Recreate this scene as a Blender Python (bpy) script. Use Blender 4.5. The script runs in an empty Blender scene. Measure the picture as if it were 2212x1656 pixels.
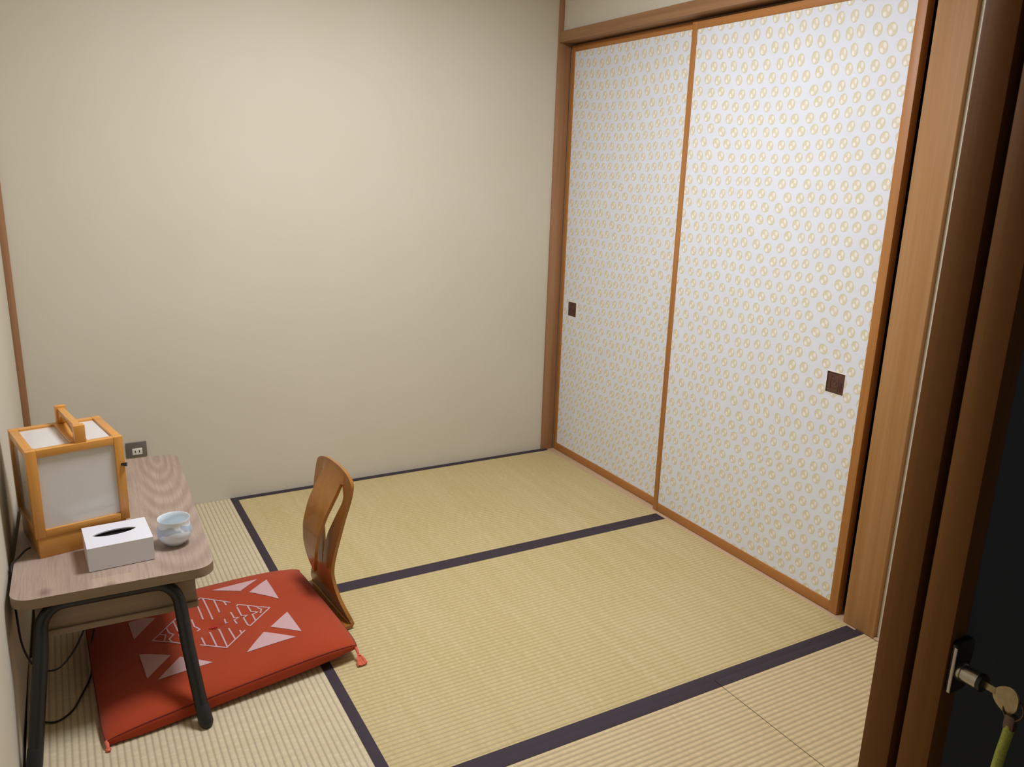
import bpy, bmesh, math, random
from mathutils import Vector, Matrix
random.seed(7)
S = bpy.context.scene
COL = S.collection

# ------------------------------------------------------------------ camera
cam_d = bpy.data.cameras.new('camera')
cam = bpy.data.objects.new('camera', cam_d); COL.objects.link(cam)
R_ = Vector((0.8727141, -0.4871851, 0.0319494)); U_ = Vector((0.0982056, 0.2392677, 0.9659744)); F_ = Vector((0.4782528, 0.8398819, -0.2566566))
m = Matrix(((R_.x, U_.x, -F_.x), (R_.y, U_.y, -F_.y), (R_.z, U_.z, -F_.z)))
cam.matrix_world = Matrix.Translation((0.19004, -3.33378, 1.38439)) @ m.to_4x4()
cam_d.sensor_fit = 'HORIZONTAL'; cam_d.sensor_width = 36.0; cam_d.lens = 1746.113 / 2212 * 36
cam_d.clip_start = 0.02
S.camera = cam

# ------------------------------------------------------------------ world, exposure
w = bpy.data.worlds.new('world'); S.world = w; w.use_nodes = True
w.node_tree.nodes['Background'].inputs[0].default_value = (1.0, 0.97, 0.93, 1)
w.node_tree.nodes['Background'].inputs[1].default_value = 0.035
S.view_settings.view_transform = 'Standard'; S.view_settings.look = 'None'
S.view_settings.gamma = 1.0; S.view_settings.use_curve_mapping = False
S.view_settings.exposure = 0.0

# ------------------------------------------------------------------ main light (the round ceiling lamp)
LAMP = (1.08, -1.30, 2.27)
ld = bpy.data.lights.new('ceiling_lamp_light', 'AREA'); ld.shape = 'DISK'; ld.size = 0.50
ld.energy = 39.5; ld.color = (0.93, 0.97, 1.07)
lo = bpy.data.objects.new('ceiling_lamp_light', ld); COL.objects.link(lo); lo.location = LAMP

# ================================================================== helpers
def lin(c):
    return tuple(((v / 255) / 12.92 if v / 255 <= 0.04045 else ((v / 255 + 0.055) / 1.055) ** 2.4) for v in c) + (1.0,)

def link(name, me, mat=None, parent=None, label=None, cat=None, kind=None, group=None):
    o = bpy.data.objects.new(name, me); COL.objects.link(o)
    if mat is not None:
        for mm in (mat if isinstance(mat, (list, tuple)) else [mat]): me.materials.append(mm)
    if parent is not None: o.parent = parent
    if label: o['label'] = label
    if cat: o['category'] = cat
    if kind: o['kind'] = kind
    if group: o['group'] = group
    return o

def finish(bm, name, mat, parent=None, angle=35, **k):
    me = bpy.data.meshes.new(name)
    bmesh.ops.recalc_face_normals(bm, faces=bm.faces)
    bm.to_mesh(me); bm.free()
    if angle:
        for p in me.polygons: p.use_smooth = True
        me.set_sharp_from_angle(angle=math.radians(angle))
    return link(name, me, mat, parent, **k)

def empty(name, loc, rz=0, **k):
    o = link(name, None, **{a: b for a, b in k.items()}); o.location = loc; o.rotation_euler = (0, 0, rz)
    o.empty_display_size = 0.05
    return o

def box(bm, x0, x1, y0, y1, z0, z1, bev=0.0, seg=2):
    b = bmesh.new()
    vs = [b.verts.new((x, y, z)) for x in (x0, x1) for y in (y0, y1) for z in (z0, z1)]
    for f in ((0, 1, 3, 2), (4, 6, 7, 5), (0, 4, 5, 1), (2, 3, 7, 6), (0, 2, 6, 4), (1, 5, 7, 3)):
        b.faces.new([vs[i] for i in f])
    if bev > 0:
        bmesh.ops.bevel(b, geom=list(b.edges), offset=bev, segments=seg, affect='EDGES', profile=0.5)
    me = bpy.data.meshes.new('tmp'); b.to_mesh(me); b.free(); bm.from_mesh(me); bpy.data.meshes.remove(me)

def B(name, mat, dims, parent=None, bev=0.0, **k):
    bm = bmesh.new()
    for d in (dims if isinstance(dims[0], (tuple, list)) else [dims]): box(bm, *d, bev=bev)
    return finish(bm, name, mat, parent, **k)

def prism(bm, pts, z0, z1, bev=0.0):
    b = bmesh.new()
    lo_ = [b.verts.new((x, y, z0)) for x, y in pts]; hi = [b.verts.new((x, y, z1)) for x, y in pts]
    n = len(pts)
    b.faces.new(lo_[::-1]); top = b.faces.new(hi)
    for i in range(n): b.faces.new([lo_[i], lo_[(i + 1) % n], hi[(i + 1) % n], hi[i]])
    if bev:
        ed = [e for e in b.edges if abs(e.verts[0].co.z - e.verts[1].co.z) < 1e-6]
        bmesh.ops.bevel(b, geom=ed, offset=bev, segments=2, affect='EDGES', profile=0.5)
    me = bpy.data.meshes.new('tmp'); b.to_mesh(me); b.free(); bm.from_mesh(me); bpy.data.meshes.remove(me)

def smooth_path(pts, n=8):
    P = [Vector(p) for p in pts]; out = []
    for i in range(len(P) - 1):
        a = P[max(i - 1, 0)]; b = P[i]; c = P[i + 1]; d = P[min(i + 2, len(P) - 1)]
        for j in range(n):
            t = j / n
            out.append(0.5 * ((2 * b) + (c - a) * t + (2 * a - 5 * b + 4 * c - d) * t * t + (3 * b - a - 3 * c + d) * t ** 3))
    out.append(P[-1]); return out

def tube(bm, path, r, seg=12, ry=None, cap=True, ref=(0, 0, 1)):
    P = [Vector(p) for p in path]; rings = []
    ref = Vector(ref); prev = None
    for i, p in enumerate(P):
        t = (P[min(i + 1, len(P) - 1)] - P[max(i - 1, 0)]).normalized()
        if prev is None:
            n = t.cross(ref)
            if n.length < 1e-4: n = t.cross(Vector((1, 0, 0)))
            n.normalize()
        else:
            n = (prev - t * prev.dot(t)).normalized()
        prev = n; b = t.cross(n)
        rr = r[i] if isinstance(r, (list, tuple)) else r
        r2 = rr if ry is None else (ry[i] if isinstance(ry, (list, tuple)) else ry)
        rings.append([bm.verts.new(p + n * rr * math.cos(a) + b * r2 * math.sin(a)) for a in [2 * math.pi * k / seg for k in range(seg)]])
    for A, C in zip(rings, rings[1:]):
        for k in range(seg): bm.faces.new([A[k], A[(k + 1) % seg], C[(k + 1) % seg], C[k]])
    if cap: bm.faces.new(rings[0][::-1]); bm.faces.new(rings[-1])

def lathe(bm, prof, seg=48, c=(0, 0, 0)):
    rings = []
    for r, z in prof:
        if r < 1e-6: rings.append([bm.verts.new((c[0], c[1], c[2] + z))])
        else: rings.append([bm.verts.new((c[0] + r * math.cos(a), c[1] + r * math.sin(a), c[2] + z)) for a in [2 * math.pi * k / seg for k in range(seg)]])
    for A, C in zip(rings, rings[1:]):
        for k in range(seg):
            k2 = (k + 1) % seg
            if len(A) == 1: bm.faces.new([A[0], C[k], C[k2]])
            elif len(C) == 1: bm.faces.new([A[k], A[k2], C[0]])
            else: bm.faces.new([A[k], A[k2], C[k2], C[k]])

# ---- node helpers
class N:
    def __init__(s, name):
        s.m = bpy.data.materials.new(name); s.m.use_nodes = True; s.t = s.m.node_tree
        s.b = s.t.nodes['Principled BSDF']
    def n(s, typ, **k):
        nd = s.t.nodes.new(typ)
        for a, v in k.items():
            if a.startswith('i_'): nd.inputs[int(a[2:]) if a[2:].isdigit() else a[2:]].default_value = v
            else: setattr(nd, a, v)
        return nd
    def l(s, a, b): s.t.links.new(a, b)
    def math(s, op, a, b=None, c=None):
        nd = s.n('ShaderNodeMath', operation=op)
        for i, v in enumerate((a, b, c)):
            if v is None: continue
            if isinstance(v, (int, float)): nd.inputs[i].default_value = v
            else: s.l(v, nd.inputs[i])
        return nd.outputs[0]
    def mix(s, f, a, b):
        nd = s.n('ShaderNodeMix', data_type='RGBA')
        for i, v in ((0, f), (6, a), (7, b)):
            if isinstance(v, (int, float)): nd.inputs[i].default_value = v
            elif isinstance(v, tuple): nd.inputs[i].default_value = v
            else: s.l(v, nd.inputs[i])
        return nd.outputs[2]
    def ramp(s, f, lo, hi):
        nd = s.n('ShaderNodeMapRange', clamp=True); s.l(f, nd.inputs[0]); nd.inputs[1].default_value = lo; nd.inputs[2].default_value = hi
        return nd.outputs[0]
    def coord(s, scale=(1, 1, 1), loc=(0, 0, 0), rot=(0, 0, 0)):
        tc = s.n('ShaderNodeTexCoord'); mp = s.n('ShaderNodeMapping'); s.l(tc.outputs['Object'], mp.inputs[0])
        mp.inputs[1].default_value = loc; mp.inputs[2].default_value = rot; mp.inputs[3].default_value = scale
        return mp.outputs[0]
    def noise(s, v, scale, detail=4, rough=0.5, dist=0):
        nd = s.n('ShaderNodeTexNoise'); s.l(v, nd.inputs['Vector']); nd.inputs['Scale'].default_value = scale
        nd.inputs['Detail'].default_value = detail; nd.inputs['Roughness'].default_value = rough; nd.inputs['Distortion'].default_value = dist
        return nd.outputs[0]
    def bump(s, h, strength=0.3, dist=0.001):
        nd = s.n('ShaderNodeBump'); nd.inputs['Strength'].default_value = strength; nd.inputs['Distance'].default_value = dist
        s.l(h, nd.inputs['Height']); s.l(nd.outputs[0], s.b.inputs['Normal'])
    def col(s, c):
        if isinstance(c, tuple): s.b.inputs['Base Color'].default_value = c
        else: s.l(c, s.b.inputs['Base Color'])
    def set(s, **k):
        for a, v in k.items(): s.b.inputs[a.replace('_', ' ')].default_value = v
        return s

def plain(name, c, rough=0.5, metal=0.0, var=0.06, nscale=40, bump=0.0, coat=0.0, spec=0.5):
    M = N(name); v = M.coord(); nz = M.noise(v, nscale, 3)
    dark = tuple(x * (1 - var) for x in c[:3]) + (1,); lt = tuple(min(1, x * (1 + var)) for x in c[:3]) + (1,)
    M.col(M.mix(M.ramp(nz, 0.3, 0.7), dark, lt)); M.set(Roughness=rough, Metallic=metal, Coat_Weight=coat)
    M.b.inputs['Specular IOR Level'].default_value = spec
    if bump: M.bump(nz, bump, 0.0006)
    return M.m

def wood(name, c1, c2, axis='z', rough=0.45, grain=1.0, c3=None, coat=0.0, spec=0.5):
    """straight grained timber: fine streaks running along axis, faint broad bands"""
    M = N(name)
    sc = {'x': (0.9, 22, 22), 'y': (22, 0.9, 22), 'z': (22, 22, 0.9)}[axis]
    v = M.coord(scale=sc); n1 = M.noise(v, 1.6 * grain, 3, 0.55, 0.4)
    v2 = M.coord(scale=tuple(q * 7 if q > 1 else q * 2.5 for q in sc)); n2 = M.noise(v2, 1.5 * grain, 2, 0.6)
    base = M.mix(M.ramp(n1, 0.32, 0.68), c1, c2)
    fine = M.ramp(n2, 0.42, 0.75)
    M.col(M.mix(M.math('MULTIPLY', fine, 0.35), base, c3 or tuple(x * 0.62 for x in c1[:3]) + (1,)))
    M.set(Roughness=rough, Coat_Weight=coat); M.b.inputs['Specular IOR Level'].default_value = spec
    M.bump(n2, 0.12, 0.0005)
    return M.m

# ================================================================== materials
M_wall = N('plaster_paper'); v = M_wall.coord(); a = M_wall.noise(v, 900, 2); b_ = M_wall.noise(v, 3, 3)
M_wall.col(M_wall.mix(M_wall.ramp(b_, 0.3, 0.7), lin((205, 196, 176)), lin((208, 199, 180)))); M_wall.bump(a, 0.12, 0.0006); M_wall.set(Roughness=0.9)
M_wall.b.inputs['Specular IOR Level'].default_value = 0.2; M_wall = M_wall.m
M_ceil = plain('ceiling_board', lin((222, 214, 200)), 0.8, var=0.04, nscale=8)
W_post = wood('cedar_post_wood', lin((166, 122, 84)), lin((148, 104, 68)), 'z', 0.5)
W_head = wood('cedar_header_wood', lin((164, 122, 84)), lin((142, 102, 68)), 'y', 0.5)
W_doorv = wood('stained_stile_wood', lin((178, 120, 60)), lin((162, 103, 45)), 'z', 0.5)
W_doorh = wood('stained_rail_wood', lin((180, 120, 62)), lin((162, 104, 46)), 'y', 0.5)
W_sill = wood('pale_sill_wood', lin((206, 176, 142)), lin((192, 160, 126)), 'y', 0.5)
W_ent = wood('entrance_jamb_wood', lin((132, 86, 34)), lin((116, 72, 26)), 'z', 0.6, spec=0.25)
M_dark = plain('dark_grey_panel', lin((96, 106, 116)), 0.7, var=0.05, nscale=300, bump=0.1)
M_closet = plain('closet_shade_board', lin((40, 30, 24)), 0.9)  # boards coloured near black to stand in for the unlit closet gap
M_black = plain('matte_black_metal', lin((26, 25, 25)), 0.42, var=0.1)
M_rubber = plain('black_rubber', lin((28, 28, 28)), 0.6)
M_cord = plain('black_cord', lin((12, 12, 13)), 0.5)
M_cast = plain("black_recess", (0.003,0.003,0.003,1), 0.9)
#M_cast = plain('black_recess', lin((10, 8, 8)), 0.9)

# fusuma paper with printed pearls (hexagonal lattice of jittered dots, flat print)
def pearl(name):
    M = N(name); tc = M.n('ShaderNodeTexCoord'); sp = M.n('ShaderNodeSeparateXYZ'); M.l(tc.outputs['Object'], sp.inputs[0])
    y, z = sp.outputs[1], sp.outputs[2]; s = 0.0500
    # lattice coords: y = s*a + s/2*b ; z = .866 s b
    b = M.math('DIVIDE', z, 0.866 * s); a = M.math('SUBTRACT', M.math('DIVIDE', y, s), M.math('MULTIPLY', b, 0.5))
    a = M.math('ADD', a, M.math('MULTIPLY', M.noise(M.coord(), 4.0, 0), 0.9)); b = M.math('ADD', b, M.math('MULTIPLY', M.noise(M.coord(loc=(3, 5, 7)), 3.5, 0), 1.1))
    cb = M.n('ShaderNodeCombineXYZ'); M.l(a, cb.inputs[0]); M.l(b, cb.inputs[1])
    vo = M.n('ShaderNodeTexVoronoi', voronoi_dimensions='2D', feature='F1'); M.l(cb.outputs[0], vo.inputs['Vector'])
    vo.inputs['Scale'].default_value = 1.0; vo.inputs['Randomness'].default_value = 0.20
    ps = M.n('ShaderNodeSeparateXYZ'); M.l(vo.outputs['Position'], ps.inputs[0])
    da = M.math('SUBTRACT', a, ps.outputs[0]); db = M.math('SUBTRACT', b, ps.outputs[1])
    dy = M.math('MULTIPLY', M.math('ADD', da, M.math('MULTIPLY', db, 0.5)), s / 0.0152)
    dz = M.math('MULTIPLY', db, 0.866 * s / 0.0172)
    r = M.math('SQRT', M.math('ADD', M.math('MULTIPLY', dy, dy), M.math('MULTIPLY', dz, dz)))
    def blob(cy, cz, ry, rz):
        u = M.math('DIVIDE', M.math('SUBTRACT', dy, cy), ry); q = M.math('DIVIDE', M.math('SUBTRACT', dz, cz), rz)
        return M.math('SUBTRACT', 1.0, M.ramp(M.math('SQRT', M.math('ADD', M.math('MULTIPLY', u, u), M.math('MULTIPLY', q, q))), 0.55, 1.05))
    # camera sees +y to the left, so the print's upper right blob is at -y
    h1 = blob(-0.34, 0.34, 0.38, 0.52); h2 = blob(0.34, -0.42, 0.42, 0.46)
    hi = M.math('MAXIMUM', M.math('MULTIPLY', h1, 0.75), M.math('MULTIPLY', h2, 0.95))
    inside = M.math('SUBTRACT', 1.0, M.ramp(r, 0.93, 1.06))
    ring = M.math('MULTIPLY', M.ramp(r, 0.72, 0.90), 0.85)
    n = M.noise(M.coord(), 9, 2)
    paper = M.mix(M.ramp(n, 0.3, 0.7), lin((218, 220, 226)), lin((222, 224, 230)))
    wn = M.n('ShaderNodeTexWhiteNoise', noise_dimensions='2D'); M.l(vo.outputs['Position'], wn.inputs['Vector'])
    fill = M.mix(wn.outputs[0], lin((220, 204, 174)), lin((214, 204, 168)))
    fill = M.mix(ring, fill, lin((202, 193, 156)))
    dot = M.mix(M.math('MULTIPLY', hi, M.math('SUBTRACT', 1.0, M.math('MULTIPLY', ring, 0.7))), fill, lin((240, 236, 226)))
    M.col(M.mix(M.math('MULTIPLY', inside, 0.9), paper, dot))
    M.set(Roughness=0.55); M.b.inputs['Specular IOR Level'].default_value = 0.35
    M.bump(M.noise(M.coord(), 700, 2), 0.06, 0.0004)
    return M.m
M_paper = pearl('pearl_print_paper')

# tatami: stitches across the modelled ribs
def tatami(name, c1, c2, along='x', g0=0.30, gs=0.4):
    M = N(name); sc = (1, 1, 1)
    tc = M.n('ShaderNodeTexCoord'); sp = M.n('ShaderNodeSeparateXYZ'); M.l(tc.outputs['Object'], sp.inputs[0])
    u = sp.outputs[0] if along == 'x' else sp.outputs[1]; v = sp.outputs[1] if along == 'x' else sp.outputs[0]
    rib = M.math('FLOOR', M.math('DIVIDE', v, 0.0157))
    wn = M.n('ShaderNodeTexWhiteNoise', noise_dimensions='1D'); M.l(rib, wn.inputs['W'])
    cb = M.n('ShaderNodeCombineXYZ'); M.l(M.math('MULTIPLY', u, 95), cb.inputs[0]); M.l(M.math('MULTIPLY', v, 22), cb.inputs[1])
    vo = M.n('ShaderNodeTexVoronoi', voronoi_dimensions='2D', feature='DISTANCE_TO_EDGE'); M.l(cb.outputs[0], vo.inputs['Vector']); vo.inputs['Scale'].default_value = 1.0
    cb2 = M.n('ShaderNodeCombineXYZ'); M.l(M.math('MULTIPLY', u, 700), cb2.inputs[0]); M.l(M.math('MULTIPLY', v, 14), cb2.inputs[1])
    rush = M.noise(cb2.outputs[0], 1.0, 2, 0.6)
    # per stitch lumps, shifted per rib
    cb3 = M.n('ShaderNodeCombineXYZ'); M.l(M.math('MULTIPLY', M.math('ADD', u, M.math('MULTIPLY', wn.outputs[0], 3.0)), 75), cb3.inputs[0]); M.l(rib, cb3.inputs[1])
    lump = M.noise(cb3.outputs[0], 1.0, 1, 0.5)
    big = M.noise(M.coord(), 2.2, 3)
    # rush colour bands running across the mat
    cb4 = M.n('ShaderNodeCombineXYZ'); M.l(M.math('MULTIPLY', u, 28), cb4.inputs[0]); M.l(M.math('MULTIPLY', v, 0.7), cb4.inputs[1])
    band = M.noise(cb4.outputs[0], 1.0, 3, 0.6)
    c = M.mix(M.ramp(M.math('ADD', M.math('MULTIPLY', band, 0.6), M.math('MULTIPLY', big, 0.4)), 0.35, 0.65), c1, c2)
    c = M.mix(M.math('MULTIPLY', M.ramp(rush, 0.5, 0.8), 0.25), c, tuple(x * 0.7 for x in c1[:3]) + (1,))
    c = M.mix(M.math('MULTIPLY', M.ramp(lump, 0.45, 0.75), 0.35), c, tuple(min(1, x * 1.3) for x in c2[:3]) + (1,))
    ph = M.math('FRACT', M.math('DIVIDE', v, 0.0157)); grv_shade = M.ramp(M.math('ABSOLUTE', M.math('SUBTRACT', ph, 0.5)), g0, 0.5)
    c = M.mix(M.math('MULTIPLY', grv_shade, gs), c, tuple(x * 0.45 for x in c1[:3]) + (1,))  # shade in the grooves between ribs, painted into the rush colour
    M.col(c)
    h = M.math('ADD', M.math('MULTIPLY', lump, 1.0), M.math('MULTIPLY', rush, 0.35))
    M.bump(h, 0.55, 0.0012); M.set(Roughness=0.55); M.b.inputs['Specular IOR Level'].default_value = 0.35
    return M.m
T_c = tatami('rush_tan', lin((192, 172, 118)), lin((202, 182, 134)), 'x', 0.22, 0.42)
T_p = tatami('rush_peach', lin((206, 182, 138)), lin((212, 190, 148)), 'x', 0.12, 0.58)
T_l = tatami('rush_pale_sheen', lin((203, 186, 150)), lin((210, 194, 160)), 'y', 0.24, 0.62)  # paler tint paints in the sheen of rush running crosswise
M_heri = N('heri_cloth'); v = M_heri.coord(scale=(1, 1, 1)); nn = M_heri.noise(v, 1200, 2)
M_heri.col(M_heri.mix(nn, lin((50, 38, 47)), lin((58, 45, 54)))); M_heri.bump(nn, 0.2, 0.0004); M_heri.set(Roughness=0.8); M_heri = M_heri.m

# desk laminate with cathedral figure
def desk_mat():
    M = N('greyed_elm_laminate'); tc = M.n('ShaderNodeTexCoord'); sp = M.n('ShaderNodeSeparateXYZ'); M.l(tc.outputs['Object'], sp.inputs[0])
    x, y = sp.outputs[0], sp.outputs[1]
    wob = M.noise(M.coord(scale=(9, 2.2, 9)), 1.0, 3, 0.55)
    wx = M.math('ADD', x, M.math('MULTIPLY', M.math('SUBTRACT', wob, 0.5), 0.035))
    def rings(cx, cy, ax, ay, f):
        dx = M.math('MULTIPLY', M.math('SUBTRACT', wx, cx), ax); dy = M.math('MULTIPLY', M.math('SUBTRACT', y, cy), ay)
        r = M.math('SQRT', M.math('ADD', M.math('MULTIPLY', dx, dx), M.math('MULTIPLY', dy, dy)))
        return M.math('ADD', M.math('MULTIPLY', M.math('SINE', M.math('MULTIPLY', r, f)), 0.5), 0.5)
    ra = rings(0.150, 0.43, 1.0, 0.20, 300)
    cbv = M.n('ShaderNodeCombineXYZ'); M.l(M.math('MULTIPLY', wx, 160), cbv.inputs[0]); M.l(M.math('MULTIPLY', y, 6), cbv.inputs[1])
    st = M.noise(cbv.outputs[0], 1.0, 3, 0.6)
    plank = M.ramp(x, 0.075, 0.10)
    cath = M.math('MULTIPLY', ra, plank)
    fine = M.n('ShaderNodeCombineXYZ'); M.l(M.math('MULTIPLY', x, 900), fine.inputs[0]); M.l(M.math('MULTIPLY', y, 22), fine.inputs[1])
    fn = M.noise(fine.outputs[0], 1.0, 2, 0.5)
    tone = M.noise(M.coord(scale=(12, 1.2, 1)), 1.0, 2)
    c = M.mix(M.ramp(tone, 0.3, 0.7), lin((165, 142, 126)), lin((178, 156, 138)))
    c = M.mix(M.math('MULTIPLY', M.ramp(st, 0.45, 0.7), 0.5), c, lin((138, 115, 100)))
    c = M.mix(M.math('MULTIPLY', cath, 0.42), c, lin((128, 104, 90)))
    c = M.mix(M.math('MULTIPLY', M.ramp(fn, 0.5, 0.8), 0.35), c, lin((120, 98, 84)))
    # plank end: lighter board towards the near end
    n1 = M.math('GREATER_THAN', -0.405, y); p1 = M.math('LESS_THAN', x, 0.03); p2 = M.math('GREATER_THAN', x, -0.06)
    lt = M.math('MULTIPLY', M.math('MULTIPLY', n1, p1), p2)
    c = M.mix(M.math('MULTIPLY', lt, 0.3), c, lin((200, 176, 150)))
    # knots
    for kx, ky in ((-0.16, -0.43), (-0.02, -0.46)):
        dx = M.math('SUBTRACT', x, kx); dy = M.math('MULTIPLY', M.math('SUBTRACT', y, ky), 0.7)
        r = M.math('SQRT', M.math('ADD', M.math('MULTIPLY', dx, dx), M.math('MULTIPLY', dy, dy)))
        c = M.mix(M.math('MULTIPLY', M.math('SUBTRACT', 1.0, M.ramp(r, 0.003, 0.02)), 0.6), c, lin((96, 76, 66)))
    M.col(c); M.set(Roughness=0.42); M.bump(fn, 0.08, 0.0004)
    return M.m
M_desk = desk_mat()
M_deskedge = wood('greyed_elm_edge', lin((150, 128, 106)), lin((134, 112, 90)), 'x', 0.5)
W_lamp = wood('amber_lamp_wood_upright', lin((214, 150, 70)), lin((204, 138, 58)), 'z', 0.35, coat=0.25)
W_lampx = wood('amber_lamp_wood_rail', lin((216, 154, 76)), lin((204, 140, 62)), 'x', 0.35, coat=0.25)
W_lampy = wood('amber_lamp_wood_depth', lin((214, 152, 74)), lin((204, 140, 62)), 'y', 0.35, coat=0.25)
W_chair = wood('honey_plywood', lin((168, 112, 44)), lin((154, 98, 36)), 'z', 0.3, grain=0.6, coat=0.35)
M_acryl = plain('milky_acrylic', lin((212, 207, 200)), 0.09, var=0.02, nscale=6)
M_boxw = plain('white_lacquer', lin((226, 224, 228)), 0.28, var=0.015, nscale=5)
M_plate = plain('grey_outlet_plate', lin((118, 110, 102)), 0.4, metal=0.3, var=0.04)
M_ivory = plain('ivory_plastic', lin((222, 216, 204)), 0.4, var=0.02)
M_pull = plain('brown_pull_metal', lin((84, 54, 42)), 0.5, var=0.15, nscale=60, bump=0.2)
M_halo = plain('pale_pull_halo', lin((238, 228, 212)), 0.7, var=0.02)  # pale colour imitating a bright halo round the finger pulls
M_steel = plain('satin_steel', lin((190, 184, 172)), 0.28, metal=1.0, var=0.05)
M_brass = plain('nickel_key_metal', lin((186, 168, 132)), 0.4, metal=0.85, var=0.12, nscale=120)
M_green = plain('green_braided_cord', lin((176, 186, 84)), 0.7, var=0.2, nscale=500, bump=0.4)
M_bronze = plain('dull_bronze', lin((110, 90, 78)), 0.4, metal=0.8, var=0.1)

M_cush = N('woven_orange_red_cotton'); v = M_cush.coord(); n1 = M_cush.noise(v, 6, 3); n2 = M_cush.noise(v, 1500, 2)
M_cush.col(M_cush.mix(M_cush.math('MULTIPLY', n2, 0.5), M_cush.mix(M_cush.ramp(n1, 0.3, 0.7), lin((170, 64, 32)), lin((178, 69, 36))), lin((142, 48, 24))))
M_cush.set(Roughness=0.85, Sheen_Weight=0.15); M_cush.b.inputs['Specular IOR Level'].default_value = 0.15; M_cush.bump(n2, 0.4, 0.0008); M_cush = M_cush.m
M_motif = plain('pinkish_white_print', lin((200, 162, 160)), 0.85, var=0.06, nscale=900, bump=0.2, spec=0.1)
M_seam = plain('dark_red_seam', lin((96, 24, 16)), 0.9)
M_tass = plain('coral_thread', lin((226, 112, 84)), 0.8, var=0.15, nscale=400)

# porcelain with soft blue-grey brushed bands
M_cup = N('glazed_porcelain'); v = M_cup.coord(scale=(1, 1, 1.6)); n1 = M_cup.noise(v, 26, 1, 0.4, 0.8)
tcz = M_cup.n('ShaderNodeTexCoord'); sz = M_cup.n('ShaderNodeSeparateXYZ'); M_cup.l(tcz.outputs['Object'], sz.inputs[0])
zz = sz.outputs[2]; rr = M_cup.math('SQRT', M_cup.math('ADD', M_cup.math('MULTIPLY', sz.outputs[0], sz.outputs[0]), M_cup.math('MULTIPLY', sz.outputs[1], sz.outputs[1])))
ang = M_cup.math('ARCTAN2', sz.outputs[1], sz.outputs[0])
wave = M_cup.math('ADD', M_cup.math('MULTIPLY', M_cup.math('SINE', M_cup.math('MULTIPLY', ang, 3.0)), 0.006), 0.046)
dd = M_cup.math('ABSOLUTE', M_cup.math('SUBTRACT', zz, wave))
stroke = M_cup.math('MULTIPLY', M_cup.math('SUBTRACT', 1.0, M_cup.ramp(dd, 0.0085, 0.0105)), M_cup.ramp(n1, 0.42, 0.48))
outer = M_cup.ramp(M_cup.math('SUBTRACT', rr, 0.0), 0.0, 0.001)
M_cup.col(M_cup.mix(M_cup.math('MULTIPLY', stroke, 0.6), lin((226, 231, 236)), lin((150, 164, 190)))); M_cup.set(Roughness=0.08, Coat_Weight=0.5)
M_cup = M_cup.m
M_cupin = plain('celadon_glaze_inside', lin((228, 235, 238)), 0.12, var=0.01)

# ================================================================== the room
H = 2.40
YF = -2.752     # room side of the entrance wall
def wx(y): return 0.030 + 0.018 * y
bm = bmesh.new(); box(bm, -0.3, 2.95, -4.4, 0.15, -0.12, -0.052); finish(bm, 'floor', W_sill, kind='structure')
B('ceiling', M_ceil, (-0.3, 2.95, -2.80, 0.15, H, H + 0.06), kind='structure')
B('wall_back', M_wall, (-0.3, 2.95, 0.0, 0.1, -0.052, H), kind='structure')
bm = bmesh.new(); prism(bm, [(wx(-4.4) - 0.1, -4.4), (wx(-4.4), -4.4), (wx(0), 0.0), (wx(0) - 0.1, 0.0)], -0.052, H); finish(bm, 'wall_left', M_wall, kind='structure')
# right wall: plaster above the header, plaster beside the wide post, closet shell behind the sliding doors
B('wall_right', M_wall, [(2.292, 2.40, YF - 0.1, -0.0, 1.985, H), (2.320, 2.40, YF - 0.1, -1.953, -0.052, 1.985)], kind='structure')
B('wall_closet', M_closet, [(2.90, 2.95, -2.0, 0.0, -0.052, 1.985), (2.40, 2.90, -2.05, -1.96, -0.052, 1.985), (2.40, 2.95, -2.05, 0.0, 1.95, 1.985)], kind='structure')
# entrance wall beside and over the opening
B('wall_front', M_wall, [(1.125, 2.40, YF - 0.046, YF, -0.052, H), (-0.05, 1.125, YF - 0.046, YF, 2.0, H)], kind='structure')

# timber trims of the room
B('trim_1', W_post, (2.268, 2.335, -0.010, 0.002, 0.0, H), bev=0.0012, kind='structure')           # corner post by the doors
B('trim_2', W_head, (2.270, 2.36, -1.955, -0.010, 1.940, 1.986), bev=0.0015, kind='structure')     # door header
bm = bmesh.new(); box(bm, 2.305, 2.392, -1.952, -1.838, 0.0005, 1.940, bev=0.003, seg=3)
finish(bm, 'trim_3', wood('wide_post_wood', lin((170, 126, 80)), lin((154, 106, 54)), 'z', 0.6, grain=0.6, spec=0.35), kind='structure')
B('trim_4', W_sill, (2.2965, 2.395, -1.952, -0.010, -0.05, -0.0005), bev=0.0008, kind='structure')  # sill under the doors
B('trim_5', W_post, (0.030, 0.0525, -0.008, 0.002, 0.0, H), bev=0.001, kind='structure')            # slim corner strip, left
B('trim_6', W_sill, (2.305, 2.3195, YF, -1.9535, 0.0005, 0.006), kind='structure')
# underside recess of the header (two grooves the doors run in)
B('trim_7', W_head, [(2.3575, 2.362, -1.836, -0.0105, 1.90, 1.9395)], kind='structure')
# entrance jamb: a timber frame end whose inner face looks into the opening
bm = bmesh.new(); box(bm, 1.094, 1.1245, -2.792, -2.751, -0.052, 2.0, bev=0.0015)
finish(bm, 'trim_8', W_ent, kind='structure')
B('trim_9', W_ent, (-0.04, 1.094, -2.792, -2.751, 1.96, 2.0), bev=0.0015, kind='structure')

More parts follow.
